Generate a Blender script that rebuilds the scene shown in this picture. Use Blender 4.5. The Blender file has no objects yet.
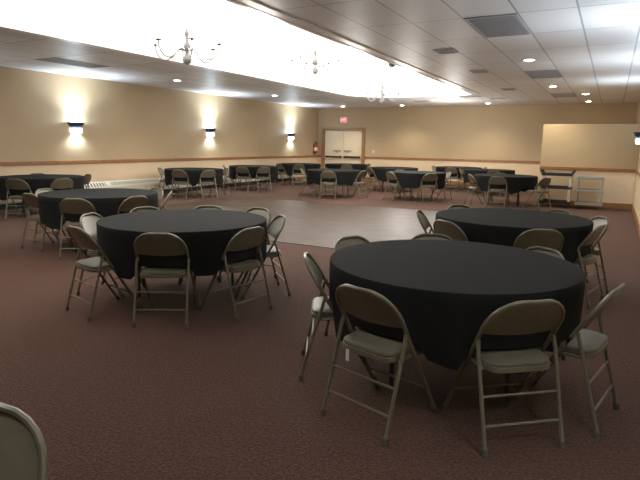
import bpy, bmesh, math, random
from math import sin, cos, pi, radians, sqrt, atan2, hypot
from mathutils import Vector, Matrix
random.seed(7)
S = bpy.context.scene
C = S.collection
S.view_settings.view_transform = 'Standard'
S.view_settings.look = 'None'
S.view_settings.exposure = 0.0
S.view_settings.gamma = 1.0
S.cycles.use_denoising = True
S.cycles.max_bounces = 8
S.cycles.diffuse_bounces = 5
S.cycles.sample_clamp_indirect = 6.0

XL, XR, YB, YF, H = -11.2, 0.56, 20.45, -4.2, 2.93     # room
RAIL = 0.94
# ------------------------------------------------------------------ materials
def mat(name, col, rough=0.6, metal=0.0, spec=0.5, emit=None, estr=0.0, sheen=0.0, noise=None, bump=None):
    m = bpy.data.materials.new(name); m.use_nodes = True
    nt = m.node_tree; b = nt.nodes['Principled BSDF']
    b.inputs['Base Color'].default_value = (*col, 1)
    b.inputs['Roughness'].default_value = rough
    b.inputs['Metallic'].default_value = metal
    b.inputs['Specular IOR Level'].default_value = spec
    if sheen: b.inputs['Sheen Weight'].default_value = sheen
    if emit:
        b.inputs['Emission Color'].default_value = (*emit, 1)
        b.inputs['Emission Strength'].default_value = estr
    if noise or bump:
        tc = nt.nodes.new('ShaderNodeTexCoord')
        n = nt.nodes.new('ShaderNodeTexNoise')
        sc, amt = noise or bump
        n.inputs['Scale'].default_value = sc; n.inputs['Detail'].default_value = 3
        nt.links.new(tc.outputs['Object'], n.inputs['Vector'])
        if noise:
            r = nt.nodes.new('ShaderNodeValToRGB')
            r.color_ramp.elements[0].position = 0.3; r.color_ramp.elements[1].position = 0.7
            r.color_ramp.elements[0].color = (*[c * (1 - amt) for c in col], 1)
            r.color_ramp.elements[1].color = (*[min(1, c * (1 + amt)) for c in col], 1)
            nt.links.new(n.outputs['Fac'], r.inputs['Fac'])
            nt.links.new(r.outputs['Color'], b.inputs['Base Color'])
        if bump:
            bp = nt.nodes.new('ShaderNodeBump'); bp.inputs['Strength'].default_value = bump[1]
            bp.inputs['Distance'].default_value = 0.002
            n.inputs['Scale'].default_value = bump[0]
            nt.links.new(n.outputs['Fac'], bp.inputs['Height'])
            nt.links.new(bp.outputs['Normal'], b.inputs['Normal'])
    return m

def N(nt, t, **kw):
    n = nt.nodes.new(t)
    for k, v in kw.items():
        if k.startswith('_'): setattr(n, k[1:], v)
        else: n.inputs[k].default_value = v
    return n

def wall_material():
    m = bpy.data.materials.new('two_tone_wall_paint'); m.use_nodes = True
    nt = m.node_tree; b = nt.nodes['Principled BSDF']; L = nt.links.new
    geo = N(nt, 'ShaderNodeNewGeometry'); sep = N(nt, 'ShaderNodeSeparateXYZ')
    L(geo.outputs['Position'], sep.inputs[0])
    gt = N(nt, 'ShaderNodeMath', _operation='GREATER_THAN'); gt.inputs[1].default_value = RAIL
    L(sep.outputs['Z'], gt.inputs[0])
    n = N(nt, 'ShaderNodeTexNoise', Scale=1.4, Detail=4.0); L(geo.outputs['Position'], n.inputs['Vector'])
    mx = N(nt, 'ShaderNodeMix', _data_type='RGBA')
    mx.inputs['A'].default_value = (0.76, 0.60, 0.41, 1); mx.inputs['B'].default_value = (0.50, 0.38, 0.235, 1)
    L(gt.outputs[0], mx.inputs['Factor'])
    mr = N(nt, 'ShaderNodeMapRange'); mr.inputs['To Min'].default_value = 0.93; mr.inputs['To Max'].default_value = 1.06
    L(n.outputs['Fac'], mr.inputs['Value'])
    mm = N(nt, 'ShaderNodeVectorMath', _operation='SCALE'); L(mx.outputs['Result'], mm.inputs[0]); L(mr.outputs[0], mm.inputs['Scale'])
    L(mm.outputs[0], b.inputs['Base Color']); b.inputs['Roughness'].default_value = 0.62
    b.inputs['Specular IOR Level'].default_value = 0.3
    nb = N(nt, 'ShaderNodeTexNoise', Scale=120.0, Detail=2.0); L(geo.outputs['Position'], nb.inputs['Vector'])
    bp = N(nt, 'ShaderNodeBump', Strength=0.15, Distance=0.002); L(nb.outputs['Fac'], bp.inputs['Height']); L(bp.outputs[0], b.inputs['Normal'])
    return m

def carpet_material():
    m = bpy.data.materials.new('brown_loop_carpet'); m.use_nodes = True
    nt = m.node_tree; b = nt.nodes['Principled BSDF']; L = nt.links.new
    geo = N(nt, 'ShaderNodeNewGeometry')
    n = N(nt, 'ShaderNodeTexNoise', Scale=62.0, Detail=4.0, Roughness=0.75); L(geo.outputs['Position'], n.inputs['Vector'])
    r = N(nt, 'ShaderNodeValToRGB'); e = r.color_ramp.elements
    e[0].position = 0.32; e[0].color = (0.020, 0.0085, 0.0058, 1)
    e[1].position = 0.72; e[1].color = (0.155, 0.077, 0.048, 1)
    k = e.new(0.5); k.color = (0.064, 0.0275, 0.0185, 1)
    L(n.outputs['Fac'], r.inputs['Fac'])
    n2 = N(nt, 'ShaderNodeTexNoise', Scale=0.7, Detail=3.0); L(geo.outputs['Position'], n2.inputs['Vector'])
    mr = N(nt, 'ShaderNodeMapRange'); mr.inputs['To Min'].default_value = 0.8; mr.inputs['To Max'].default_value = 1.2
    L(n2.outputs['Fac'], mr.inputs['Value'])
    mm = N(nt, 'ShaderNodeVectorMath', _operation='SCALE'); L(r.outputs['Color'], mm.inputs[0]); L(mr.outputs[0], mm.inputs['Scale'])
    L(mm.outputs[0], b.inputs['Base Color'])
    b.inputs['Roughness'].default_value = 0.85; b.inputs['Specular IOR Level'].default_value = 0.15
    b.inputs['Sheen Weight'].default_value = 0.16; b.inputs['Sheen Tint'].default_value = (1, .75, .62, 1)
    v = N(nt, 'ShaderNodeTexVoronoi', Scale=110.0); L(geo.outputs['Position'], v.inputs['Vector'])
    bp = N(nt, 'ShaderNodeBump', Strength=0.7, Distance=0.006); L(v.outputs['Distance'], bp.inputs['Height']); L(bp.outputs[0], b.inputs['Normal'])
    return m

def parquet_material():
    m = bpy.data.materials.new('worn_parquet'); m.use_nodes = True
    nt = m.node_tree; b = nt.nodes['Principled BSDF']; L = nt.links.new
    geo = N(nt, 'ShaderNodeNewGeometry')
    br = N(nt, 'ShaderNodeTexBrick', Scale=1.0)
    br.inputs['Brick Width'].default_value = 0.3; br.inputs['Row Height'].default_value = 0.3
    br.offset = 0.0; br.inputs['Mortar Size'].default_value = 0.003
    br.inputs['Color1'].default_value = (0.070, 0.047, 0.035, 1); br.inputs['Color2'].default_value = (0.082, 0.055, 0.041, 1)
    br.inputs['Mortar'].default_value = (0.05, 0.035, 0.028, 1)
    L(geo.outputs['Position'], br.inputs['Vector'])
    L(br.outputs['Color'], b.inputs['Base Color'])
    n = N(nt, 'ShaderNodeTexNoise', Scale=3.0, Detail=5.0); L(geo.outputs['Position'], n.inputs['Vector'])
    mr = N(nt, 'ShaderNodeMapRange'); mr.inputs['To Min'].default_value = 0.36; mr.inputs['To Max'].default_value = 0.52; b.inputs['Specular IOR Level'].default_value = 0.22
    L(n.outputs['Fac'], mr.inputs['Value']); L(mr.outputs[0], b.inputs['Roughness'])
    return m

TX0, TY0, TW, TD = -1.69, 6.535, 0.61, 1.22      # ceiling tile grid
def tile_material():
    m = bpy.data.materials.new('acoustic_ceiling_tiles'); m.use_nodes = True
    nt = m.node_tree; b = nt.nodes['Principled BSDF']; L = nt.links.new
    geo = N(nt, 'ShaderNodeNewGeometry')
    mp = N(nt, 'ShaderNodeMapping'); mp.inputs['Location'].default_value = (-TX0 + 40 * TW, -TY0 + 40 * TD, 0)
    L(geo.outputs['Position'], mp.inputs['Vector'])
    br = N(nt, 'ShaderNodeTexBrick', Scale=1.0); br.offset = 0.0
    br.inputs['Brick Width'].default_value = TW; br.inputs['Row Height'].default_value = TD
    br.inputs['Mortar Size'].default_value = 0.011; br.inputs['Mortar Smooth'].default_value = 0.1
    br.inputs['Color1'].default_value = (0.74, 0.74, 0.74, 1); br.inputs['Color2'].default_value = (0.84, 0.84, 0.84, 1)
    br.inputs['Mortar'].default_value = (0.40, 0.40, 0.41, 1)
    L(mp.outputs[0], br.inputs['Vector'])
    L(br.outputs['Color'], b.inputs['Base Color'])
    b.inputs['Roughness'].default_value = 0.45; b.inputs['Specular IOR Level'].default_value = 0.4
    n = N(nt, 'ShaderNodeTexNoise', Scale=2.2, Detail=4.0); L(geo.outputs['Position'], n.inputs['Vector'])
    n2 = N(nt, 'ShaderNodeTexNoise', Scale=90.0, Detail=2.0); L(geo.outputs['Position'], n2.inputs['Vector'])
    ad = N(nt, 'ShaderNodeMath', _operation='MULTIPLY_ADD'); ad.inputs[1].default_value = 0.1
    L(n2.outputs['Fac'], ad.inputs[0]); L(n.outputs['Fac'], ad.inputs[2])
    bp = N(nt, 'ShaderNodeBump', Strength=0.35, Distance=0.02); L(ad.outputs[0], bp.inputs['Height']); L(bp.outputs[0], b.inputs['Normal'])
    return m

def wood_material(name, c1, c2, axis_scale=(1, 1, 1)):
    m = bpy.data.materials.new(name); m.use_nodes = True
    nt = m.node_tree; b = nt.nodes['Principled BSDF']; L = nt.links.new
    geo = N(nt, 'ShaderNodeNewGeometry')
    mp = N(nt, 'ShaderNodeMapping'); mp.inputs['Scale'].default_value = axis_scale
    L(geo.outputs['Position'], mp.inputs['Vector'])
    n = N(nt, 'ShaderNodeTexNoise', Scale=6.0, Detail=5.0); L(mp.outputs[0], n.inputs['Vector'])
    r = N(nt, 'ShaderNodeValToRGB'); e = r.color_ramp.elements
    e[0].position = 0.35; e[0].color = (*c1, 1); e[1].position = 0.65; e[1].color = (*c2, 1)
    L(n.outputs['Fac'], r.inputs['Fac']); L(r.outputs['Color'], b.inputs['Base Color'])
    b.inputs['Roughness'].default_value = 0.38
    return m

M = {}
M['wall'] = wall_material(); M['carpet'] = carpet_material(); M['parquet'] = parquet_material(); M['tile'] = tile_material()
M['wood'] = wood_material('oak_trim', (0.26, 0.115, 0.045), (0.36, 0.17, 0.07), (1, 1, 4))
M['frame_wood'] = wood_material('door_frame_oak', (0.30, 0.15, 0.07), (0.38, 0.20, 0.10), (4, 4, 1))
M['tray'] = mat('tray_white_glow', (0.9, 0.88, 0.85), 0.9, emit=(1.0, 0.96, 0.89), estr=2.3)  # emission on the surface stands in for cove lighting of the recess
M['moulding'] = mat('tray_moulding_paint', (0.92, 0.92, 0.93), 0.35, noise=(8, 0.05))
M['steel'] = mat('tan_enamel_steel', (0.165, 0.146, 0.098), 0.34, metal=0.1, spec=0.5, noise=(25, 0.06))
M['vinyl'] = mat('tan_vinyl', (0.145, 0.130, 0.092), 0.42, spec=0.5, bump=(220, 0.25))
M['rubber'] = mat('tan_rubber', (0.10, 0.09, 0.07), 0.8, noise=(40, 0.2))
M['cloth'] = mat('black_polyester_cloth', (0.0105, 0.0108, 0.0108), 0.9, spec=0.2, sheen=0.0, bump=(420, 0.2))
M['tabletop'] = mat('table_laminate', (0.20, 0.15, 0.10), 0.5, noise=(12, 0.15))
M['tleg'] = mat('dark_grey_table_steel', (0.09, 0.085, 0.08), 0.4, metal=0.5, noise=(30, 0.1))
M['door'] = mat('cream_door_paint', (0.80, 0.68, 0.50), 0.5, noise=(5, 0.03))
M['bronze'] = mat('dark_bronze', (0.07, 0.045, 0.03), 0.35, metal=0.7, noise=(30, 0.1))
M['heater'] = mat('heater_cream_enamel', (0.66, 0.62, 0.52), 0.45, noise=(6, 0.04))
M['dark'] = mat('gap_shade', (0.02, 0.018, 0.016), 0.7, noise=(20, 0.2))  # near-black colour standing in for shade below the heater
M['navy'] = mat('sconce_navy_enamel', (0.035, 0.05, 0.09), 0.4, noise=(30, 0.1))
M['glow'] = mat('frosted_lamp_glass', (0.9, 0.9, 0.9), 0.5, emit=(0.92, 0.96, 1.0), estr=14.0)
M['glass'] = mat('lit_sconce_glass', (0.9, 0.9, 0.9), 0.4, emit=(0.86, 0.93, 1.0), estr=5.0)
M['bulb'] = mat('downlight_lamp', (0.9, 0.9, 0.9), 0.5, emit=(1.0, 0.95, 0.86), estr=22.0)
M['trimwhite'] = mat('white_trim_ring', (0.75, 0.74, 0.72), 0.4, noise=(10, 0.03))
M['vent'] = mat('grey_return_grille', (0.40, 0.40, 0.42), 0.55, noise=(60, 0.25))
M['chand'] = mat('pale_grey_metal', (0.30, 0.295, 0.285), 0.6, metal=0.0, noise=(20, 0.1))
M['candle'] = mat('candle_lamp', (0.9, 0.88, 0.8), 0.4, emit=(1.0, 0.93, 0.8), estr=1.5)
M['red'] = mat('extinguisher_red', (0.42, 0.03, 0.025), 0.3, noise=(15, 0.08))
M['exitred'] = mat('exit_red_face', (0.5, 0.05, 0.08), 0.4, emit=(1.0, 0.16, 0.22), estr=1.1)
M['exitpale'] = mat('exit_letters', (0.9, 0.6, 0.6), 0.4, emit=(1.0, 0.62, 0.62), estr=1.3)
M['white'] = mat('white_plastic', (0.78, 0.76, 0.72), 0.4, noise=(10, 0.03))
M['blackplastic'] = mat('black_moulded_plastic', (0.028, 0.027, 0.026), 0.5, noise=(25, 0.15))
M['cartgrey'] = mat('grey_moulded_plastic', (0.36, 0.33, 0.275), 0.5, noise=(20, 0.08))
M['cartpost'] = mat('pale_grey_post', (0.66, 0.58, 0.45), 0.45, noise=(15, 0.05))
M['black'] = mat('black_dome', (0.02, 0.02, 0.02), 0.25, noise=(10, 0.1))
def slot_material():
    m = bpy.data.materials.new('slotted_cream_grille'); m.use_nodes = True
    nt = m.node_tree; b = nt.nodes['Principled BSDF']; L = nt.links.new
    geo = N(nt, 'ShaderNodeNewGeometry'); sep = N(nt, 'ShaderNodeSeparateXYZ'); L(geo.outputs['Position'], sep.inputs[0])
    def M2(op, a, v):
        q = N(nt, 'ShaderNodeMath', _operation=op); L(a, q.inputs[0]); q.inputs[1].default_value = v; return q.outputs[0]
    a = M2('LESS_THAN', M2('FRACT', M2('DIVIDE', sep.outputs['Y'], .085), 0), .5)
    c = M2('GREATER_THAN', M2('FRACT', M2('DIVIDE', sep.outputs['Y'], 1.84), 0), .09)
    mu = N(nt, 'ShaderNodeMath', _operation='MULTIPLY'); L(a, mu.inputs[0]); L(c, mu.inputs[1])
    mx = N(nt, 'ShaderNodeMix', _data_type='RGBA'); mx.inputs['A'].default_value = (.66, .62, .52, 1); mx.inputs['B'].default_value = (.05, .045, .04, 1)
    L(mu.outputs[0], mx.inputs['Factor']); L(mx.outputs['Result'], b.inputs['Base Color']); b.inputs['Roughness'].default_value = .5
    return m
M['slots'] = slot_material()
M['paper'] = mat('paper_tag', (0.85, 0.85, 0.82), 0.7, noise=(30, 0.03))

# ------------------------------------------------------------------ mesh helpers
def box(bm, x0, x1, y0, y1, z0, z1):
    v = [bm.verts.new((x, y, z)) for z in (z0, z1) for y in (y0, y1) for x in (x0, x1)]
    for f in ((0, 2, 3, 1), (4, 5, 7, 6), (0, 1, 5, 4), (2, 6, 7, 3), (0, 4, 6, 2), (1, 3, 7, 5)):
        bm.faces.new([v[i] for i in f])

def tube(bm, pts, r, seg=8, cap=True):
    pts = [Vector(p) for p in pts]; n = len(pts)
    rr = r if isinstance(r, (list, tuple)) else [r] * n
    t0 = (pts[1] - pts[0]).normalized()
    ref = Vector((0, 0, 1)) if abs(t0.z) < 0.9 else Vector((1, 0, 0))
    u = t0.cross(ref).normalized(); rings = []
    for i in range(n):
        t = ((pts[min(i + 1, n - 1)] - pts[i]).normalized() + (pts[i] - pts[max(i - 1, 0)]).normalized()) if 0 < i < n - 1 else \
            (pts[1] - pts[0] if i == 0 else pts[-1] - pts[-2])
        t.normalize(); u = (u - t * u.dot(t)).normalized(); w = t.cross(u)
        rings.append([bm.verts.new(pts[i] + (u * cos(2 * pi * k / seg) + w * sin(2 * pi * k / seg)) * rr[i]) for k in range(seg)])
    for a, b in zip(rings, rings[1:]):
        for k in range(seg):
            bm.faces.new((a[k], a[(k + 1) % seg], b[(k + 1) % seg], b[k]))
    if cap:
        bm.faces.new(rings[0][::-1]); bm.faces.new(rings[-1])

def lathe(bm, prof, seg=20, c=(0, 0, 0), arc=2 * pi, a0=0.0):
    full = abs(arc - 2 * pi) < 1e-6
    n = seg if full else seg + 1
    rings = []
    for r, z in prof:
        rings.append([bm.verts.new((c[0] + r * cos(a0 + arc * k / seg), c[1] + r * sin(a0 + arc * k / seg), c[2] + z)) for k in range(n)])
    for a, b in zip(rings, rings[1:]):
        for k in range(seg):
            k2 = (k + 1) % n
            bm.faces.new((a[k], a[k2], b[k2], b[k]))
    if full:
        if prof[0][0] > 1e-4: bm.faces.new(rings[0][::-1])
        if prof[-1][0] > 1e-4: bm.faces.new(rings[-1])
    bmesh.ops.remove_doubles(bm, verts=bm.verts, dist=1e-5)

def mesh(name, bm, m, bevel=0.0, smooth=True):
    bmesh.ops.recalc_face_normals(bm, faces=bm.faces)
    me = bpy.data.meshes.new(name); bm.to_mesh(me); bm.free()
    me.materials.append(m)
    if smooth:
        me.polygons.foreach_set('use_smooth', [True] * len(me.polygons))
        try: me.set_sharp_from_angle(angle=radians(38))
        except Exception: pass
    return me

def obj(name, bm, m, parent=None, bevel=0.0, smooth=True):
    o = bpy.data.objects.new(name, mesh(name, bm, m, smooth=smooth)); C.objects.link(o)
    if bevel:
        md = o.modifiers.new('bevel', 'BEVEL'); md.width = bevel; md.segments = 2; md.limit_method = 'ANGLE'
    if parent: o.parent = parent
    return o

def thing(name, label, cat, loc=(0, 0, 0), rz=0.0, group=None):
    o = bpy.data.objects.new(name, None); C.objects.link(o); o.empty_display_size = 0.1
    o.location = loc; o.rotation_euler = (0, 0, rz)
    o['label'] = label; o['category'] = cat
    if group: o['group'] = group
    return o

def tag(o, label, cat, group=None):
    o['label'] = label; o['category'] = cat
    if group: o['group'] = group
    return o

def struct(name, bm, m, label, smooth=False, bevel=0.0):
    o = obj(name, bm, m, smooth=smooth, bevel=bevel); o['kind'] = 'structure'; o['label'] = label
    return o

def dup(root, loc, rz, label, group=None):
    r = root.copy(); C.objects.link(r); r.location = loc; r.rotation_euler = (0, 0, rz); r['label'] = label
    if group: r['group'] = group
    for ch in list(root.children):
        c = ch.copy(); C.objects.link(c); c.parent = r
        for g in list(ch.children):
            d = g.copy(); C.objects.link(d); d.parent = c
    return r

def B(): return bmesh.new()

# ------------------------------------------------------------------ room shell
bm = B(); box(bm, XL - .2, XR + .2, YF - .2, YB + .2, -.1, 0); struct('floor', bm, M['carpet'], 'reddish brown loop carpet floor of the hall')
DX0, DX1, DY0, DY1 = -8.9, -2.0, 6.65, 11.75
bm = B(); box(bm, DX0, DX1, DY0, DY1, -.01, .006); struct('floor_2', bm, M['parquet'], 'wooden parquet dance floor set into the carpet')
bm = B()
for a in ((DX0 - .03, DX1 + .03, DY0 - .03, DY0), (DX0 - .03, DX1 + .03, DY1, DY1 + .03), (DX0 - .03, DX0, DY0, DY1), (DX1, DX1 + .03, DY0, DY1)):
    box(bm, *a, -.01, .009)
struct('trim_1', bm, M['tleg'], 'thin edging strip around the dance floor')
bm = B(); box(bm, XL - .2, XL, YF - .2, YB + .2, 0, H + .6); struct('wall_left', bm, M['wall'], 'tan over cream wall on the left')
DL, DR, DT = -10.88, -9.14, 2.04
bm = B()
box(bm, XL, DL, YB, YB + .2, 0, H + .6); box(bm, DR, XR, YB, YB + .2, 0, H + .6); box(bm, DL, DR, YB, YB + .2, DT, H + .6)
box(bm, XL, XR, YB + .2, YB + .25, 0, H)
struct('wall_back', bm, M['wall'], 'tan over cream end wall with the double door')
bm = B(); box(bm, XR, XR + .2, YF - .2, YB + .2, 0, H + .6); struct('wall_right', bm, M['wall'], 'tan over cream wall at the right edge')
bm = B(); box(bm, XL - .2, XR + .2, YF - .2, YF, 0, H + .6); struct('wall_rear', bm, M['wall'], 'tan over cream wall behind the viewpoint')
# half-height enclosure in the right corner
PX, PY0, PZ = -1.63, 15.0, 2.05
bm = B(); box(bm, PX, XR, PY0, PY0 + 1.1, 0, PZ); struct('wall_partition', bm, M['wall'], 'half-height tan partition projecting from the right wall', bevel=.008)

TXL, TXR, TYN, TYF, TZ = -7.21, -3.65, 1.2, 15.95, 3.40   # tray recess
bm = B()
def outline():
    pts = [(TXL, TYN), (TXR, TYN), (TXR, TYF - .25), (TXR - .25, TYF)]
    r = 1.3
    pts.append((TXL + r, TYF))
    for k in range(1, 7):
        a = pi / 2 + (pi / 2) * k / 6
        pts.append((TXL + r + r * cos(a), TYF - r + r * sin(a)))
    return pts
OUT = outline()
# ceiling plane with a hole: bridge rect and outline
rect = [(XL, YF), (XR, YF), (XR, YB), (XL, YB)]
def ring_face(bm, z):
    o = [bm.verts.new((x, y, z)) for x, y in rect]; i = [bm.verts.new((x, y, z)) for x, y in OUT]
    n = len(i)
    # 0:near-left 1:near-right 2..: far-right chamfer ... last: far-left
    bm.faces.new((o[0], o[1], i[1], i[0]))
    bm.faces.new((o[1], o[2], i[2], i[1])); bm.faces.new((o[2], i[3], i[2]))
    bm.faces.new((o[2], o[3], i[4], i[3]))
    for k in range(4, n - 1): bm.faces.new((o[3], i[k + 1], i[k]))
    bm.faces.new((o[3], o[0], i[0], i[n - 1]))
    return i
lo = ring_face(bm, H)
up = [bm.verts.new((x, y, H + .12)) for x, y in OUT]
for k in range(len(lo)):
    bm.faces.new((lo[k], lo[(k + 1) % len(lo)], up[(k + 1) % len(lo)], up[k]))
o = struct('ceiling', bm, M['tile'], 'acoustic tile ceiling around the bright recess')
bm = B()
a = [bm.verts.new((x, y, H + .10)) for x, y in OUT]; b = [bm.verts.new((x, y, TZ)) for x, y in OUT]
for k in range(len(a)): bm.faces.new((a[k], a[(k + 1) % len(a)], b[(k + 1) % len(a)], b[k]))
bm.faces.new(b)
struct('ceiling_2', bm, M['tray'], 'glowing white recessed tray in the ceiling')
# moulding around the tray opening
bm = B()
cx, cy = sum(p[0] for p in OUT) / len(OUT), sum(p[1] for p in OUT) / len(OUT)
n = len(OUT); rings = []
for k in range(n):
    p, q, s = Vector(OUT[k - 1]), Vector(OUT[k]), Vector(OUT[(k + 1) % n])
    d1, d2 = (q - p).normalized(), (s - q).normalized()
    nr = (Vector((d1.y, -d1.x)) + Vector((d2.y, -d2.x))).normalized()
    sc = 1 / max(.5, nr.dot(Vector((d1.y, -d1.x))))
    ring = []
    for off, z in ((-.02, H + .12), (-.02, H - .022), (.05, H - .026), (.055, H - .020), (.19, H - .016), (.20, H - .010), (.205, H + .01)):
        w = q + nr * off * sc
        ring.append(bm.verts.new((w.x, w.y, z)))
    rings.append(ring)
for k in range(n):
    r1, r2 = rings[k], rings[(k + 1) % n]
    for j in range(len(r1) - 1): bm.faces.new((r1[j], r1[j + 1], r2[j + 1], r2[j]))
struct('trim_2', bm, M['moulding'], 'painted crown moulding around the ceiling recess')

# chair rails, baseboards
def strip(name, boxes, m, label, bev=.006):
    bm = B()
    for q in boxes: box(bm, *q)
    return struct(name, bm, m, label, bevel=bev)
z0, z1 = RAIL - .04, RAIL + .045
strip('trim_3', [(XL, XL + .03, YF, YB, z0, z1)], M['wood'], 'oak chair rail along the left wall')
strip('trim_4', [(XL + .03, DL - .14, YB - .03, YB, z0, z1), (DR + .14, XR, YB - .03, YB, z0, z1)], M['wood'], 'oak chair rail on the end wall')
strip('trim_5', [(PX, XR - .03, PY0 - .03, PY0, z0, z1)], M['wood'], 'oak chair rail on the partition')
strip('trim_6', [(XR - .03, XR, YF, PY0 - .03, z0, z1)], M['wood'], 'oak chair rail on the right wall')
strip('baseboard_right', [(XR - .025, XR, YF, PY0, 0, .14)], M['wood'], 'oak baseboard of the right wall')
strip('baseboard_partition', [(PX, XR - .025, PY0 - .025, PY0, 0, .14)], M['wood'], 'oak baseboard of the partition')
strip('baseboard_back', [(DR + .14, XR, YB - .025, YB, 0, .14), (XL + .03, DL - .14, YB - .025, YB, 0, .14)], M['wood'], 'oak baseboard of the end wall')
strip('baseboard_left', [(XL, XL + .02, YF, YB, 0, .12)], M['wood'], 'oak baseboard of the left wall')

# door
t = thing('door_1', 'cream double door in an oak frame at the far end', 'door', ((DL + DR) / 2, YB, 0)); t['kind'] = 'structure'
hw = (DR - DL) / 2
bm = B(); box(bm, -hw - .14, -hw, -.05, .02, 0, DT + .11); box(bm, hw, hw + .14, -.05, .02, 0, DT + .11); box(bm, -hw, hw, -.05, .02, DT, DT + .11)
obj('door_frame', bm, M['frame_wood'], t, bevel=.008)
for s in (-1, 1):
    x0, x1 = (-hw + .004, -.006) if s < 0 else (.006, hw - .004)
    bm = B(); box(bm, x0, x1, .02, .065, .01, DT - .006); leaf = obj('door_leaf', bm, M['door'], t, bevel=.004)
    xa, xb = (x0 + .06, x1 - .05) if s < 0 else (x0 + .05, x1 - .06)
    bm = B(); box(bm, xa, xb, -.06, -.02, .90, .97); box(bm, xa, xa + .07, -.045, .02, .895, .975); box(bm, xb - .07, xb, -.045, .02, .895, .975)
    obj('push_bar', bm, M['bronze'], leaf, bevel=.006)
    bm = B(); xc = -.27 if s < 0 else .21
    box(bm, xc - .17, xc + .17, .0, .02, 1.155, 1.215); tube(bm, [(xc - .1, .0, 1.185), (xc - .1, -.05, 1.185), (xc + .1, -.05, 1.185), (xc + .1, .0, 1.185)], .012)
    box(bm, xc - .02, xc + .02, -.005, .02, 1.10, 1.16)
    obj('door_handle', bm, M['chand'], leaf, bevel=.003)
# exit sign
t = thing('exit_sign', 'lit red exit sign on the wall above the double door', 'sign', (-9.98, YB, 2.34))
bm = B(); box(bm, -.16, .16, -.06, 0, 0, .23); obj('housing', bm, M['white'], t, bevel=.006)
bm = B(); box(bm, -.13, .13, -.068, -.0605, .035, .215); obj('lit_face', bm, M['exitred'], t)
cu = bpy.data.curves.new('lettering', 'FONT'); cu.body = 'EXIT'; cu.size = .115; cu.align_x = 'CENTER'; cu.align_y = 'CENTER'; cu.extrude = .002
cu.materials.append(M['exitpale'])
fo = bpy.data.objects.new('lettering_curve', cu); C.objects.link(fo); bpy.context.view_layer.update()
lm = bpy.data.meshes.new_from_object(fo.evaluated_get(bpy.context.evaluated_depsgraph_get())); bpy.data.objects.remove(fo); bpy.data.curves.remove(cu)
fo = bpy.data.objects.new('lettering', lm); C.objects.link(fo); fo.parent = t; fo.location = (0, -.0705, .125); fo.rotation_euler = (pi / 2, 0, 0)
# light switch
t = thing('light_switch', 'small pale switch plate right of the double door', 'light switch', (-8.62, YB, 1.12))
bm = B(); box(bm, -.045, .045, -.008, 0, 0, .12); obj('plate', bm, M['door'], t, bevel=.002)
bm = B(); box(bm, -.012, .012, -.016, -.008, .045, .075); obj('toggle', bm, M['white'], t)
# extinguisher on left wall by the corner
t = thing('fire_extinguisher', 'red fire extinguisher hung on the left wall beside the door', 'fire extinguisher', (XL, 20.05, 1.05))
bm = B(); lathe(bm, [(.0, 0), (.065, .005), (.075, .03), (.075, .34), (.06, .39), (.025, .42), (.025, .45), (.0, .45)], 18, (.09, 0, 0)); obj('cylinder', bm, M['red'], t)
bm = B(); lathe(bm, [(.0762, .12), (.0765, .26)], 8, (.09, 0, 0), arc=pi * .9, a0=-pi * .7); obj('paper_label', bm, M['paper'], t)
bm = B(); tube(bm, [(.09, 0, .45), (.09, 0, .49), (.11, -.05, .51), (.12, -.10, .50)], .012); tube(bm, [(.09, 0, .46), (.12, -.10, .46)], .008); obj('lever', bm, M['black'], t)
bm = B(); tube(bm, [(.09, .02, .46), (.10, .09, .45), (.11, .10, .36), (.11, .095, .15), (.11, .09, .08)], .012); obj('hose', bm, M['black'], t)
bm = B(); box(bm, 0, .02, -.03, .03, .12, .42); obj('wall_bracket', bm, M['tleg'], t)

# baseboard heater along the left wall
HY0, HY1 = 3.0, 18.4
t = thing('baseboard_heater', 'long cream baseboard heater with slotted top along the left wall', 'heater', (XL, HY0, 0))
Lh = HY1 - HY0
bm = B()
prof = [(.03, .12), (.13, .12), (.145, .14), (.145, .31), (.14, .33), (.03, .45)]
pa = [bm.verts.new((x, 0, z)) for x, z in prof]; pb = [bm.verts.new((x, Lh, z)) for x, z in prof]
for k in range(len(prof)): bm.faces.new((pa[k], pa[(k + 1) % len(prof)], pb[(k + 1) % len(prof)], pb[k]))
bm.faces.new(pa[::-1]); bm.faces.new(pb)
obj('cover', bm, M['heater'], t, smooth=False)
bm = B()
vs = [bm.verts.new(p) for p in ((.135, .1, .342), (.135, Lh - .1, .342), (.058, Lh - .1, .426), (.058, .1, .426))]
bm.faces.new(vs)
obj('slotted_grille', bm, M['slots'], t)
bm = B(); box(bm, .03, .12, .02, Lh - .02, .0, .12); obj('toe_gap_shade', bm, M['dark'], t)  # solid dark strip in place of the shaded gap under the cover
for y in (0, Lh):
    bm = B(); box(bm, .022, .155, y - .02, y + .02, .0, .455); obj('end_cap', bm, M['heater'], t, bevel=.005)

# ------------------------------------------------------------------ ceiling fixtures
def spot(loc, energy, col, angle, blend=.6, down=True, size=.05, tilt=None):
    l = bpy.data.lights.new('lamp', 'SPOT'); l.energy = energy; l.color = col; l.spot_size = radians(angle); l.spot_blend = blend; l.shadow_soft_size = size
    o = bpy.data.objects.new('lamp', l); C.objects.link(o); o.location = loc
    o.rotation_euler = (0 if down else pi, 0, 0)
    if tilt: o.rotation_euler = tilt
    return o
def point(loc, energy, col, size=.1):
    l = bpy.data.lights.new('lamp', 'POINT'); l.energy = energy; l.color = col; l.shadow_soft_size = size
    o = bpy.data.objects.new('lamp', l); C.objects.link(o); o.location = loc
    return o

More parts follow.
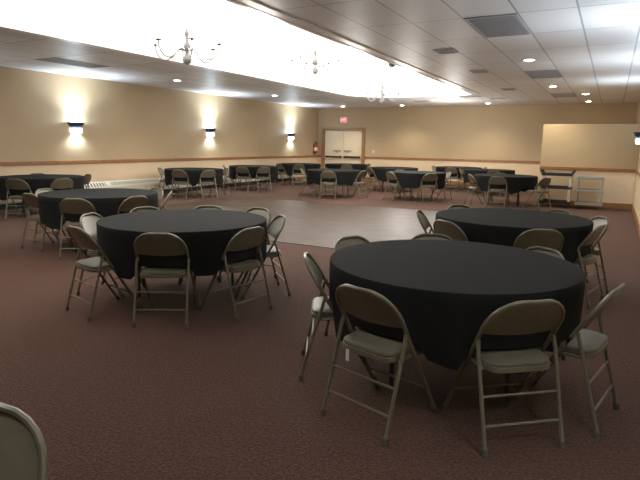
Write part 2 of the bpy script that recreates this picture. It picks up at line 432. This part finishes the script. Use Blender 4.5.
WARM = (1.0, .88, .68); COOL = (.74, .87, 1.0)
DLs = [(-9.44, 10.07, 'recessed downlight over the left aisle beside the first wall table'),
       (-9.40, 14.30, 'recessed downlight over the left aisle between second and third sconces'),
       (-9.42, 19.16, 'recessed downlight in front of the double door corner'),
       (-7.04, 19.29, 'recessed downlight near the end wall just right of the door'),
       (-3.92, 19.21, 'recessed downlight near the middle of the end wall'),
       (-1.40, 9.97, 'nearest recessed downlight in the right ceiling'),
       (-1.43, 14.39, 'recessed downlight between the two far dark ceiling panels'),
       (-.80, 16.63, 'recessed downlight above the half-height partition'),
       (-.83, 19.26, 'farthest recessed downlight, behind the half-height partition')]
d0 = None
for x, y, lab in DLs:
    if d0 is None:
        d0 = thing('recessed_downlight', lab, 'ceiling light', (x, y, H), group='recessed downlights in the ceiling')
        bm = B(); lathe(bm, [(.085, -.001), (.12, -.001), (.125, -.008), (.115, -.016), (.09, -.012), (.085, -.001)], 24); obj('trim_ring', bm, M['trimwhite'], d0)
        bm = B(); lathe(bm, [(.0, -.030), (.05, -.024), (.088, -.004)], 20); obj('lamp_face', bm, M['bulb'], d0)
    else: dup(d0, (x, y, H), 0, lab, 'recessed downlights in the ceiling')
    spot((x, y, H - .06), 130, WARM, 125, .9)

# dark return air panels (one tile each) and small vents
def panel(name, x0, x1, y0, y1, lab, cat, group):
    t = thing(name, lab, cat, ((x0 + x1) / 2, (y0 + y1) / 2, H), group=group)
    w, d = (x1 - x0) / 2, (y1 - y0) / 2
    bm = B(); box(bm, -w, w, -d, -d + .03, -.012, -.001); box(bm, -w, w, d - .03, d, -.012, -.001); box(bm, -w, -w + .03, -d + .03, d - .03, -.012, -.001); box(bm, w - .03, w, -d + .03, d - .03, -.012, -.001)
    obj('frame', bm, M['vent'], t)
    bm = B(); nb = max(4, int(2 * d / .06))
    box(bm, -w + .03, w - .03, -d + .03, d - .03, -.004, -.001)
    for k in range(nb):
        yy = -d + .04 + (2 * d - .08) * k / nb
        box(bm, -w + .03, w - .03, yy, yy + .02, -.010, -.004)
    obj('grille', bm, M['vent'], t)
    return t
g = 'dark return air panels in the ceiling tiles'
panel('return_air_panel', TX0 + .01, TX0 + TW - .01, TY0 + .01, TY0 + TD - .01, 'largest dark ceiling panel, nearest at top right', 'ceiling vent', g)
panel('return_air_panel', TX0 + .01, TX0 + TW - .01, TY0 + 4 * TD + .01, TY0 + 5 * TD - .01, 'second dark ceiling panel, just past the nearest right downlight', 'ceiling vent', g)
panel('return_air_panel', TX0 + .01, TX0 + TW - .01, TY0 + 8 * TD + .01, TY0 + 9 * TD - .01, 'farthest dark ceiling panel on the right, before the partition', 'ceiling vent', g)
panel('return_air_panel', TX0 - 13 * TW + .01, TX0 - 12 * TW - .01, TY0 + .01, TY0 + TD - .01, 'dark ceiling panel on the left above the nearest wall sconce', 'ceiling vent', g)
g2 = 'small ceiling vents'
for x, y, w, d, lab in ((-2.46, 8.62, .15, .2, 'small dark ceiling vent nearest the viewer, right of the recess'),
                        (-2.48, 11.1, .15, .2, 'second small dark ceiling vent right of the recess'),
                        (-2.52, 14.75, .15, .25, 'third small dark ceiling vent right of the recess'),
                        (-3.90, 16.5, .3, .14, 'flat dark vent just past the far right corner of the recess'),
                        (-3.30, 17.5, .22, .14, 'flat dark vent right of centre near the end wall'),
                        (-5.80, 17.8, .25, .25, 'dark vent past the far end of the recess')):
    panel('ceiling_vent', x - w, x + w, y - d, y + d, lab, 'ceiling vent', g2)

# chandeliers
c0 = None
def chandelier(loc, lab):
    global c0
    if c0:
        r = dup(c0, loc, radians(15 + 7 * loc[1]), lab, 'chandeliers in the ceiling recess')
        for ch in r.children:
            if ch.name.startswith('chain'):
                ch.scale = (1, 1, (TZ - loc[2] - .42) / (TZ - c0.location[2] - .42))
        return r
    t = thing('chandelier', lab, 'chandelier', loc, radians(20), 'chandeliers in the ceiling recess'); c0 = t
    bm = B(); lathe(bm, [(0, -.075), (.015, -.07), (.022, -.055), (.045, -.045), (.062, -.015), (.064, .01), (.05, .045), (.028, .06), (.02, .075)], 18); obj('ball', bm, M['chand'], t)
    bm = B(); lathe(bm, [(.018, .075), (.018, .13), (.045, .16), (.05, .19), (.03, .23), (.018, .27), (.03, .33), (.035, .36), (.012, .40), (.01, .42)], 14); obj('stem', bm, M['chand'], t)
    for k in range(6):
        a = 2 * pi * k / 6
        P2 = [(.03, .12), (.09, .15), (.15, .12), (.22, .04), (.30, .0), (.38, .01), (.44, .07), (.465, .14), (.47, .195)]
        bm = B(); tube(bm, [(r * cos(a), r * sin(a), z) for r, z in P2], .010, 6); arm = obj('arm', bm, M['chand'], t)
        bm = B(); lathe(bm, [(.008, .19), (.045, .20), (.05, .208), (.012, .212), (.012, .225), (.0, .23)], 10, (.47 * cos(a), .47 * sin(a), 0)); obj('candle_cup', bm, M['chand'], arm)
        bm = B(); lathe(bm, [(.006, .225), (.010, .235), (.009, .245), (.0, .26)], 8, (.47 * cos(a), .47 * sin(a), 0)); obj('bulb', bm, M['candle'], arm)
    bm = B(); tube(bm, [(0, 0, 0), (0, 0, TZ - loc[2] - .42)], .006, 6); ch = obj('chain', bm, M['chand'], t); ch.location = (0, 0, .42)
    return t
CH = [(-5.4, 5.98, 2.60, 'nearest chandelier, pale grey arms and ball, upper left of the recess'),
      (-5.4, 9.68, 2.90, 'middle chandelier, higher hung, in the centre of the recess'),
      (-5.4, 13.28, 2.59, 'farthest chandelier, before the double door end of the recess')]
for x, y, z, lab in CH:
    chandelier((x, y, z), lab)
for y, e in ((7.8, 85), (11.5, 75), (15.2, 105), (17.8, 85)): point((-5.4 + .6 * (y > 17), y, 2.42 - .4 * (y > 14)), e, (1.0, .95, .88), .3)  # added fill lamps without fittings, lifting ceiling and far walls
spot((-1.4, .3, H - .06), 45, (.95, 1, .97), 140, .9)  # added lamp behind the viewpoint, no fixture, brightens the near chairs
t = thing('dome_camera', 'small black dome on the ceiling recess near its right edge', 'security camera', (-4.78, 12.3, TZ))
bm = B(); lathe(bm, [(.1, 0), (.1, -.04), (.09, -.05)], 18); obj('base', bm, M['black'], t)
bm = B(); lathe(bm, [(.085, -.05), (.08, -.09), (.055, -.125), (0, -.14)], 18); obj('dome', bm, M['black'], t)

# wall sconces
s0 = None
def sconce(x, y, z, face, lab, power=1.0):
    global s0
    rz = 0 if face > 0 else pi
    if s0 is None:
        t = thing('wall_sconce', lab, 'wall lamp', (x, y, z), rz, 'navy up and down wall sconces'); s0 = t
        bm = B(); lathe(bm, [(.17, .0), (.205, .08), (.21, .085), (.20, .085), (.16, .0), (.17, .0)], 20, (0, 0, 0), arc=pi, a0=-pi / 2); obj('upper_band', bm, M['navy'], t)
        bm = B(); lathe(bm, [(.12, -.055), (.155, .0), (.17, .0), (.15, -.0), (.11, -.055), (.12, -.055)], 20, (0, 0, 0), arc=pi, a0=-pi / 2); obj('lower_band', bm, M['navy'], t)
        bm = B(); box(bm, 0, .012, -.12, .12, -.07, .08); obj('backplate', bm, M['navy'], t)
        bm = B(); lathe(bm, [(.0, .075), (.12, .072), (.17, .06)], 16, (.0, 0, 0), arc=pi * .98, a0=-pi / 2 * .98); obj('upper_diffuser', bm, M['glow'], t)
        bm = B(); lathe(bm, [(.0, -.065), (.09, -.062), (.108, -.055)], 16, (.0, 0, 0), arc=pi * .98, a0=-pi / 2 * .98); obj('lower_diffuser', bm, M['glow'], t)
        bm = B(); lathe(bm, [(.155, -.055), (.15, -.12), (.13, -.165), (.11, -.165), (.125, -.055)], 16, (.0, 0, 0), arc=pi * .98, a0=-pi / 2 * .98); obj('lower_glass', bm, M['glass'], t)
    else: dup(s0, (x, y, z), rz, lab, 'navy up and down wall sconces')
    spot((x + face * .36, y, z + .10), 125 * power, COOL, 140, 1.0, down=False, size=.05)
    point((x + face * .10, y, z + .125), 24 * power, (.62, .82, 1.0), .05)
    spot((x + face * .055, y, z - .175), 60 * power, COOL, 150, .8, down=True, size=.05)
sconce(XL, 8.50, 1.785, 1, 'navy sconce nearest on the left wall, glowing above and below')
sconce(XL, 13.32, 1.80, 1, 'middle navy sconce on the left wall, above the wall tables')
sconce(XL, 18.15, 1.765, 1, 'farthest navy sconce on the left wall, near the door')
sconce(XR, 13.6, 1.73, -1, 'navy sconce cut by the right edge, on the right wall', .45)
for y, p in ((10.5, .38), (7.2, .48), (4.4, .4), (1.6, .8)):  # unseen spot pairs with no sconce bodies, added as fill
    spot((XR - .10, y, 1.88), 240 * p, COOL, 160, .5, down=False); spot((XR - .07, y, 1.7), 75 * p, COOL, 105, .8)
spot((XL + .10, 3.7, 1.88), 240, COOL, 160, .5, down=False); spot((XL + .07, 3.7, 1.7), 75, COOL, 105, .8)  # unseen pair added further along the left wall, no fitting

# ------------------------------------------------------------------ folding chair
TOPZ, TOPY, FY = .755, -.235, .215
def ty(z): return FY - (z / TOPZ) * (FY - TOPY)
def make_chair(label, loc, rz, group):
    t = thing('folding_chair', label, 'chair', loc, rz, group)
    hwid = .205
    # back frame: tilted inverted U from z=.47
    up = Vector((0, TOPY - FY, TOPZ)).normalized()
    def P(x, z, bow=0): return Vector((x, ty(z) - bow, z))
    rc = .15
    pts = [P(-hwid, .47), P(-hwid, .55), P(-hwid, TOPZ - rc * .95)]
    for k in range(1, 6):
        a = pi - (pi / 2) * k / 6
        pts.append(P(-hwid + rc + rc * cos(a), TOPZ - rc * .95 + rc * .95 * sin(a), .004 * k / 6))
    for x in (-.07, 0, .07): pts.append(P(x, TOPZ, .012 - .9 * x * x))
    left = pts[3:8]
    for p in reversed(left): pts.append(Vector((-p.x, p.y, p.z)))
    pts += [P(hwid, TOPZ - rc * .95), P(hwid, .55), P(hwid, .47)]
    bm = B(); tube(bm, pts, .0112, 8); obj('back_frame', bm, M['steel'], t)
    # backrest panel
    zb, zt = .558, TOPZ - .008
    bm = B(); nx, nz = 14, 10
    front, back = [], []
    for j in range(nz + 1):
        z = zb + (zt - zb) * j / nz
        w = hwid - .008
        dz = z - (TOPZ - rc * .95)
        if dz > 0: w = hwid - .008 - rc + rc * sqrt(max(0, 1 - (dz / (rc * .95)) ** 2))
        if j == 0: w -= .012
        fr, bk = [], []
        for i in range(nx + 1):
            u = -1 + 2 * i / nx; x = u * w
            bow = .022 * (1 - (x / hwid) ** 2)
            zz = z + (.012 * (u * u) if j == 0 else 0)
            puff = .006 if 0 < j < nz and 0 < i < nx else .002
            fr.append(bm.verts.new((x, ty(zz) - bow + puff, zz))); bk.append(bm.verts.new((x, ty(zz) - bow - puff, zz)))
        front.append(fr); back.append(bk)
    for j in range(nz):
        for i in range(nx):
            bm.faces.new((front[j][i], front[j][i + 1], front[j + 1][i + 1], front[j + 1][i]))
            bm.faces.new((back[j][i + 1], back[j][i], back[j + 1][i], back[j + 1][i + 1]))
    for i in range(nx):
        bm.faces.new((front[0][i + 1], front[0][i], back[0][i], back[0][i + 1])); bm.faces.new((front[nz][i], front[nz][i + 1], back[nz][i + 1], back[nz][i]))
    for j in range(nz):
        bm.faces.new((front[j][0], front[j + 1][0], back[j + 1][0], back[j][0])); bm.faces.new((front[j + 1][nx], front[j][nx], back[j][nx], back[j + 1][nx]))
    obj('backrest', bm, M['steel'], t)
    # seat
    def slab(layers, name, m, wx, wy, cyo):
        bm = B(); rings = []
        for ins, z in layers:
            ring = []
            for k in range(32):
                a = 2 * pi * k / 32
                ex = .35
                cx_, sy_ = cos(a), sin(a)
                x = (abs(cx_) ** ex) * (1 if cx_ > 0 else -1) * (wx - ins); y = (abs(sy_) ** ex) * (1 if sy_ > 0 else -1) * (wy - ins)
                x *= 1 + .05 * (y / wy)
                ring.append(bm.verts.new((x, cyo + y, z)))
            rings.append(ring)
        for a, b in zip(rings, rings[1:]):
            for k in range(32): bm.faces.new((a[k], a[(k + 1) % 32], b[(k + 1) % 32], b[k]))
        bm.faces.new(rings[0][::-1]); bm.faces.new(rings[-1])
        return obj(name, bm, m, t)
    slab([(.012, .385), (.0, .39), (.0, .415), (.004, .418)], 'seat_pan', M['steel'], .183, .20, .0)
    slab([(.006, .418), (.0, .425), (.004, .437), (.02, .444), (.07, .448)], 'seat_cushion', M['vinyl'], .181, .197, .0)
    # legs
    for s in (-1, 1):
        bm = B(); tube(bm, [P(s * hwid, .50), P(s * hwid, .25), P(s * hwid, .03)], .0112, 8); l = obj('leg', bm, M['steel'], t)
        bm = B(); tube(bm, [P(s * hwid, .035), P(s * hwid, .0)], .016, 8); obj('rubber_foot', bm, M['rubber'], l)
        xr = hwid + .004
        bm = B(); tube(bm, [(s * (hwid + .0), ty(.53) - .012, .535), (s * xr, ty(.53) - .025, .49), (s * xr, -.255, .03)], .0105, 8); l = obj('leg', bm, M['steel'], t)
        bm = B(); tube(bm, [(s * xr, -.2535, .035), (s * xr, -.2575, .0)], .015, 8); obj('rubber_foot', bm, M['rubber'], l)
        bm = B(); tube(bm, [(s * (hwid - .02), -.14, .395), (s * (hwid - .014), ty(.42), .40), (s * (hwid - .014), ty(.42) + .1, .39)], .008, 6); obj('seat_hinge', bm, M['steel'], t)
    def yr(z): return -.255 + (z - .03) / .46 * (ty(.53) - .025 + .255)
    for z in (.135, .27):
        bm = B(); tube(bm, [(-hwid, yr(z), z), (hwid, yr(z), z)], .007, 6); obj('crossbar', bm, M['steel'], t)
    bm = B(); tube(bm, [(-hwid, ty(.17), .17), (hwid, ty(.17), .17)], .007, 6); obj('crossbar', bm, M['steel'], t)
    return t

chair0 = None
def chair(x, y, yaw, label, group):
    global chair0
    rz = yaw - pi / 2
    if chair0 is None:
        chair0 = make_chair(label, (x, y, 0), rz, group); return chair0
    return dup(chair0, (x, y, 0), rz, label, group)

# ------------------------------------------------------------------ round tables with cloths
RT, ZT = .762, .745
tab0 = None
def table(x, y, rz, label):
    global tab0
    gname = 'round folding tables under black cloths'
    if tab0: return dup(tab0, (x, y, 0), rz, label, gname)
    t = thing('round_table', label, 'table', (x, y, 0), rz, gname); tab0 = t
    bm = B(); lathe(bm, [(0, ZT - .022), (RT - .012, ZT - .022), (RT - .003, ZT - .018), (RT - .002, ZT - .005), (RT - .01, ZT), (0, ZT)], 48); obj('tabletop', bm, M['tabletop'], t)
    bm = B(); lathe(bm, [(.55, ZT - .04), (.57, ZT - .04), (.57, ZT - .023), (.55, ZT - .023), (.55, ZT - .04)], 32); obj('apron_ring', bm, M['tleg'], t)
    for sx in (-1, 1):
        for sy in (-1, 1):
            bm = B(); tube(bm, [(sx * .30, sy * .16, ZT - .025), (sx * .31, sy * .17, .5), (sx * .34, sy * .27, .25), (sx * .345, sy * .275, .0)], .0135, 8); obj('leg', bm, M['tleg'], t)
        bm = B(); tube(bm, [(sx * .31, -.17, .5), (sx * .31, .17, .5)], .011, 8); obj('leg_brace', bm, M['tleg'], t)
        bm = B(); tube(bm, [(sx * .31, 0, .5), (sx * .06, 0, ZT - .03)], .009, 8); obj('folding_brace', bm, M['tleg'], t)
    return t

def tablecloth(x, y, angs, label, seed, hem=.355, lift=.462):
    rnd = random.Random(seed)
    ph = [rnd.uniform(0, 2 * pi) for _ in range(6)]
    k1, k2 = rnd.choice((7, 8, 9)), rnd.choice((13, 15, 17))
    bm = B(); NS = 96; rings = []
    top = ZT + .004
    def dn(a, b): return abs((a - b + pi) % (2 * pi) - pi)
    hz, lf = [], []
    for k in range(NS):
        th = 2 * pi * k / NS
        near = max([0] + [max(0, min(1, (radians(20) - dn(th, a)) / radians(5.5))) for a in angs])
        near = near * near * (3 - 2 * near)
        base = hem + .02 * sin(2 * th + ph[0]) + .02 * sin(5 * th + ph[1]) + .012 * sin(11 * th + ph[2])
        hz.append(base * (1 - near) + max(base, lift) * near); lf.append(near)
    for r in (.001, .15, .3, .45, .6, .70, .745): rings.append([(r, top)] * NS)
    rings.append([(RT + .002, top - .001)] * NS); rings.append([(RT + .007, top - .008)] * NS)
    ND = 9
    for j in range(1, ND + 1):
        f = j / ND; ring = []
        for k in range(NS):
            th = 2 * pi * k / NS
            z = (top - .02) * (1 - f) + hz[k] * f
            amp = (.022 * f ** .8) * (1 - .75 * lf[k])
            fold = .55 * sin(k1 * th + ph[3]) + .45 * sin(k2 * th + ph[4])
            r = RT + .008 + amp * (fold * .5 + .35) - .004 * lf[k] * f - .018 * f * (1 - lf[k])
            ring.append((r, z))
        rings.append(ring)
    vs = [[bm.verts.new((ring[k][0] * cos(2 * pi * k / NS), ring[k][0] * sin(2 * pi * k / NS), ring[k][1])) for k in range(NS)] for ring in rings]
    bm.faces.new(vs[0])
    for a, b in zip(vs, vs[1:]):
        for k in range(NS): bm.faces.new((a[k], a[(k + 1) % NS], b[(k + 1) % NS], b[k]))
    o = obj('tablecloth', bm, M['cloth']); o.location = (x, y, 0)
    tag(o, label, 'tablecloth', 'black cloths draped over the round tables')
    return o

RB = .93     # radius of chair back tops
FB = 'with its back to the viewer'
TABLES = [
 # key, x, y, table phrase, [(angle, radius, phrase)]
 ('nearest round table', -.833, 3.298, 'largest, right foreground', [
   (-102, .95, 'left of two backs facing viewer'), (-51, .91, 'right of two backs facing viewer'),
   (-12, .94, 'right end, side on'), (-155, .91, 'left end, side on'),
   (157, .95, 'far left, backrest against cloth'), (114, .93, 'far side, only top edge showing'),
   (56, .86, 'far right, top peeking over')], 20),
 ('second right round table', -.865, 5.79, 'behind the nearest one at right', [
   (-170, .95, 'left end, side on'), (-121, .92, 'near left'),
   (-64, .90, 'near right'), (-14, .86, 'right end, nearer of two'),
   (28, .94, 'right end, farther of two'), (138, .95, 'far left, top edge peeking out'),
   (65, .95, 'far right, top edge peeking out')], 75),
 ('left middle round table', -3.48, 3.757, 'left of centre, edged by the dance floor', [
   (-114, .97, 'left end, angled, rear legs showing'), (-61, .87, 'front centre, square on'),
   (-9, .88, 'near right'), (42, .92, 'right end by the dance floor'),
   (83, 1.04, 'far right, pale backrest'), (-161, .98, 'far left, pale backrest facing viewer'),
   (158, .98, 'far left, only top edge showing'), (117, .96, 'far centre, only top edge showing')], 0),
 ('second left round table', -6.2, 5.03, 'behind the left middle one', [
   (-138, .92, 'left end, angled, legs on carpet'), (-58, .90, 'front'),
   (-8, .85, 'near right'), (-171, 1.0, 'far left, top edge showing'),
   (81, .93, 'far right, pale sliver of backrest'), (40, .94, 'right end, leaning side on')], 40),
 ('far left round table', -9.8, 6.6, 'cut by the left edge, beside the heater', [
   (-62, .90, 'front left'), (-10, .90, 'front right'),
   (76, .93, 'right end, pale sliver of backrest'), (150, .93, 'wall side, top just peeking')], 60),
 ('first left wall table', -9.88, 11.08, 'under the nearest two sconces', [
   (-152, .93, 'at its left end, side on'), (-73, .93, 'front left'),
   (-24, .93, 'front right'), (60, .93, 'at its right end, side on')], 15),
 ('second left wall table', -9.89, 13.84, 'under the middle sconce', [
   (-145, .93, 'at its left end, side on'), (-77, .93, 'front left'),
   (-34, .93, 'front right')], 55),
 ('third left wall table', -9.9, 16.7, 'under the farthest sconce', [
   (-112, .93, 'at its left end, side on'), (-61, .93, 'front')], 35),
 ('centre far table', -6.85, 13.46, 'beyond the dance floor, before the door', [
   (-160, .93, 'at its left end, pale backrest'), (-73, .93, 'front, square on'),
   (-3, .93, 'at its right end, edge on'), (137, .93, 'far side, top edge peeking')], 10),
 ('door table', -8.56, 17.77, 'closest to the double door', [
   (-63, .93, 'front'), (50, .93, 'right end, pale backrest')], 70),
 ('back centre table', -6.14, 16.3, 'right of the door, near the end wall', [
   (-127, .93, 'front left')], 25),
 ('right of centre far table', -4.64, 14.12, 'beyond the dance floor at centre right', [
   (-122, .93, 'front left, angled back'), (140, .93, 'far side, top edge peeking'),
   (-49, .93, 'front right'), (40, .93, 'right end, pale backrest')], 50),
 ('back right table', -4.6, 18.5, 'nearest the end wall at right', [
   (174, .93, 'at its left end, dark side on'), (-92, .93, 'front'), (29, .93, 'right end, top just peeking')], 30),
 ('inner right far table', -3.35, 17.3, 'behind the cart side table', [
   (168, .93, 'at its left end, angled'), (-70, .93, 'front, top of back showing')], 65),
 ('cart side table', -2.34, 14.25, 'left of the two utility carts', [
   (-147, .93, 'front left, angled back'), (-92, .93, 'front centre, square on'),
   (108, .93, 'far side, pale top peeking'), (-32, 1.22, 'right end beside the black shelf cart')], 5)]
for ti, (key, tx, ty_, desc, chs, trz) in enumerate(TABLES):
    table(tx, ty_, radians(trz), 'round folding table, legs below its black cloth, %s' % desc)
    tablecloth(tx, ty_, [radians(a) for a, r, p in chs], 'black cloth on the %s, %s' % (key, desc), 11 + ti)
    for ci, (a, r, ph) in enumerate(chs):
        ang = radians(a); ro = r - .235 + .01
        jit = {0: {0: -3, 1: 1, 2: 0, 3: 3}, 2: {0: 11, 3: 6}, 3: {0: 48}}.get(ti, {}).get(ci, 0)
        ch = chair(tx + ro * cos(ang), ty_ + ro * sin(ang), ang + pi + radians(jit), 'tan folding chair at the %s, %s' % (key, ph), 'folding chairs around the black tables')
# foreground chair, bottom left
fy = radians(-45)
chair(-1.455 + .235 * cos(fy), .70 + .235 * sin(fy), fy, 'tan folding chair alone in the bottom left corner, mostly cut off', 'folding chairs around the black tables')

# paper tag under the rear edge of the nearest left chair's seat
bm = B(); box(bm, -.105, -.085, -.206, -.203, .335, .40); obj('paper_tag', bm, M['paper'], chair0)

# ------------------------------------------------------------------ utility carts
def caster(bm, x, y):
    lathe(bm, [(0, 0), (0, 0)], 3, (x, y, 0)) if False else None
def cart(name, label, x0, x1, y, h, shelves, m_sh, m_post, lip, handles, caster_m, pw=.032):
    w = (x1 - x0) / 2; d = .23
    t = thing(name, label, 'cart', ((x0 + x1) / 2, y, 0))
    for z in shelves:
        bm = B()
        box(bm, -w, w, -d, d, z, z + .02)
        for q in ((-w, w, -d, -d + .02), (-w, w, d - .02, d), (-w, -w + .02, -d + .02, d - .02), (w - .02, w, -d + .02, d - .02)): box(bm, *q, z + .02, z + lip)
        obj('shelf', bm, m_sh, t, bevel=.006, smooth=False)
    for sx in (-1, 1):
        for sy in (-1, 1):
            bm = B(); box(bm, sx * (w - .035) - pw, sx * (w - .035) + pw, sy * (d - .03) - .022, sy * (d - .03) + .022, shelves[0] + .02, shelves[-1]); obj('post', bm, m_post, t, bevel=.008)
            bm = B(); tube(bm, [(sx * (w - .06) - .012, sy * (d - .05), .05), (sx * (w - .06) + .012, sy * (d - .05), .05)], .05, 14); box(bm, sx * (w - .06) - .02, sx * (w - .06) + .02, sy * (d - .05) - .02, sy * (d - .05) + .02, .06, shelves[0] + .002)
            obj('caster', bm, caster_m, t)
        if handles:
            bm = B(); zt = shelves[-1] + lip
            tube(bm, [(sx * (w - .04), -d + .03, zt - .03), (sx * (w + .02), -d + .03, zt + .05), (sx * (w + .03), -d + .06, zt + .07), (sx * (w + .03), d - .06, zt + .07), (sx * (w + .02), d - .03, zt + .05), (sx * (w - .04), d - .03, zt - .03)], .028, 8)
            obj('handle', bm, m_sh, t)
    return t
cart('shelf_cart', 'three-tier cart with black shelves and pale posts against the partition', -1.50, -.80, 14.55, .9, (.10, .46, .78), M['blackplastic'], M['cartpost'], .06, True, M['rubber'])
cart('utility_cart', 'grey three-tier utility cart right of the black-shelved cart', -.70, -.10, 14.55, .78, (.10, .42, .72), M['cartgrey'], M['cartgrey'], .06, False, M['rubber'], .018)

# ------------------------------------------------------------------ camera
f, pitch, roll, yaw = 531.6, .179, .016, .495
fw = Vector((-sin(yaw) * cos(pitch), cos(yaw) * cos(pitch), -sin(pitch)))
r = Vector((cos(yaw), sin(yaw), 0)); u = r.cross(fw)
r2 = r * cos(roll) + u * sin(roll); u2 = r2.cross(fw)
cam = bpy.data.cameras.new('camera'); co = bpy.data.objects.new('camera', cam); C.objects.link(co)
cam.sensor_fit = 'HORIZONTAL'; cam.sensor_width = 36.0; cam.lens = f / 640 * 36.0; cam.clip_start = .02; cam.clip_end = 100
mw = Matrix((( r2.x, u2.x, -fw.x, 0), (r2.y, u2.y, -fw.y, 0), (r2.z, u2.z, -fw.z, 1.465), (0, 0, 0, 1)))
co.matrix_world = mw
S.camera = co
w = bpy.data.worlds.new('World'); S.world = w; w.use_nodes = True
w.node_tree.nodes['Background'].inputs[0].default_value = (.05, .05, .05, 1)
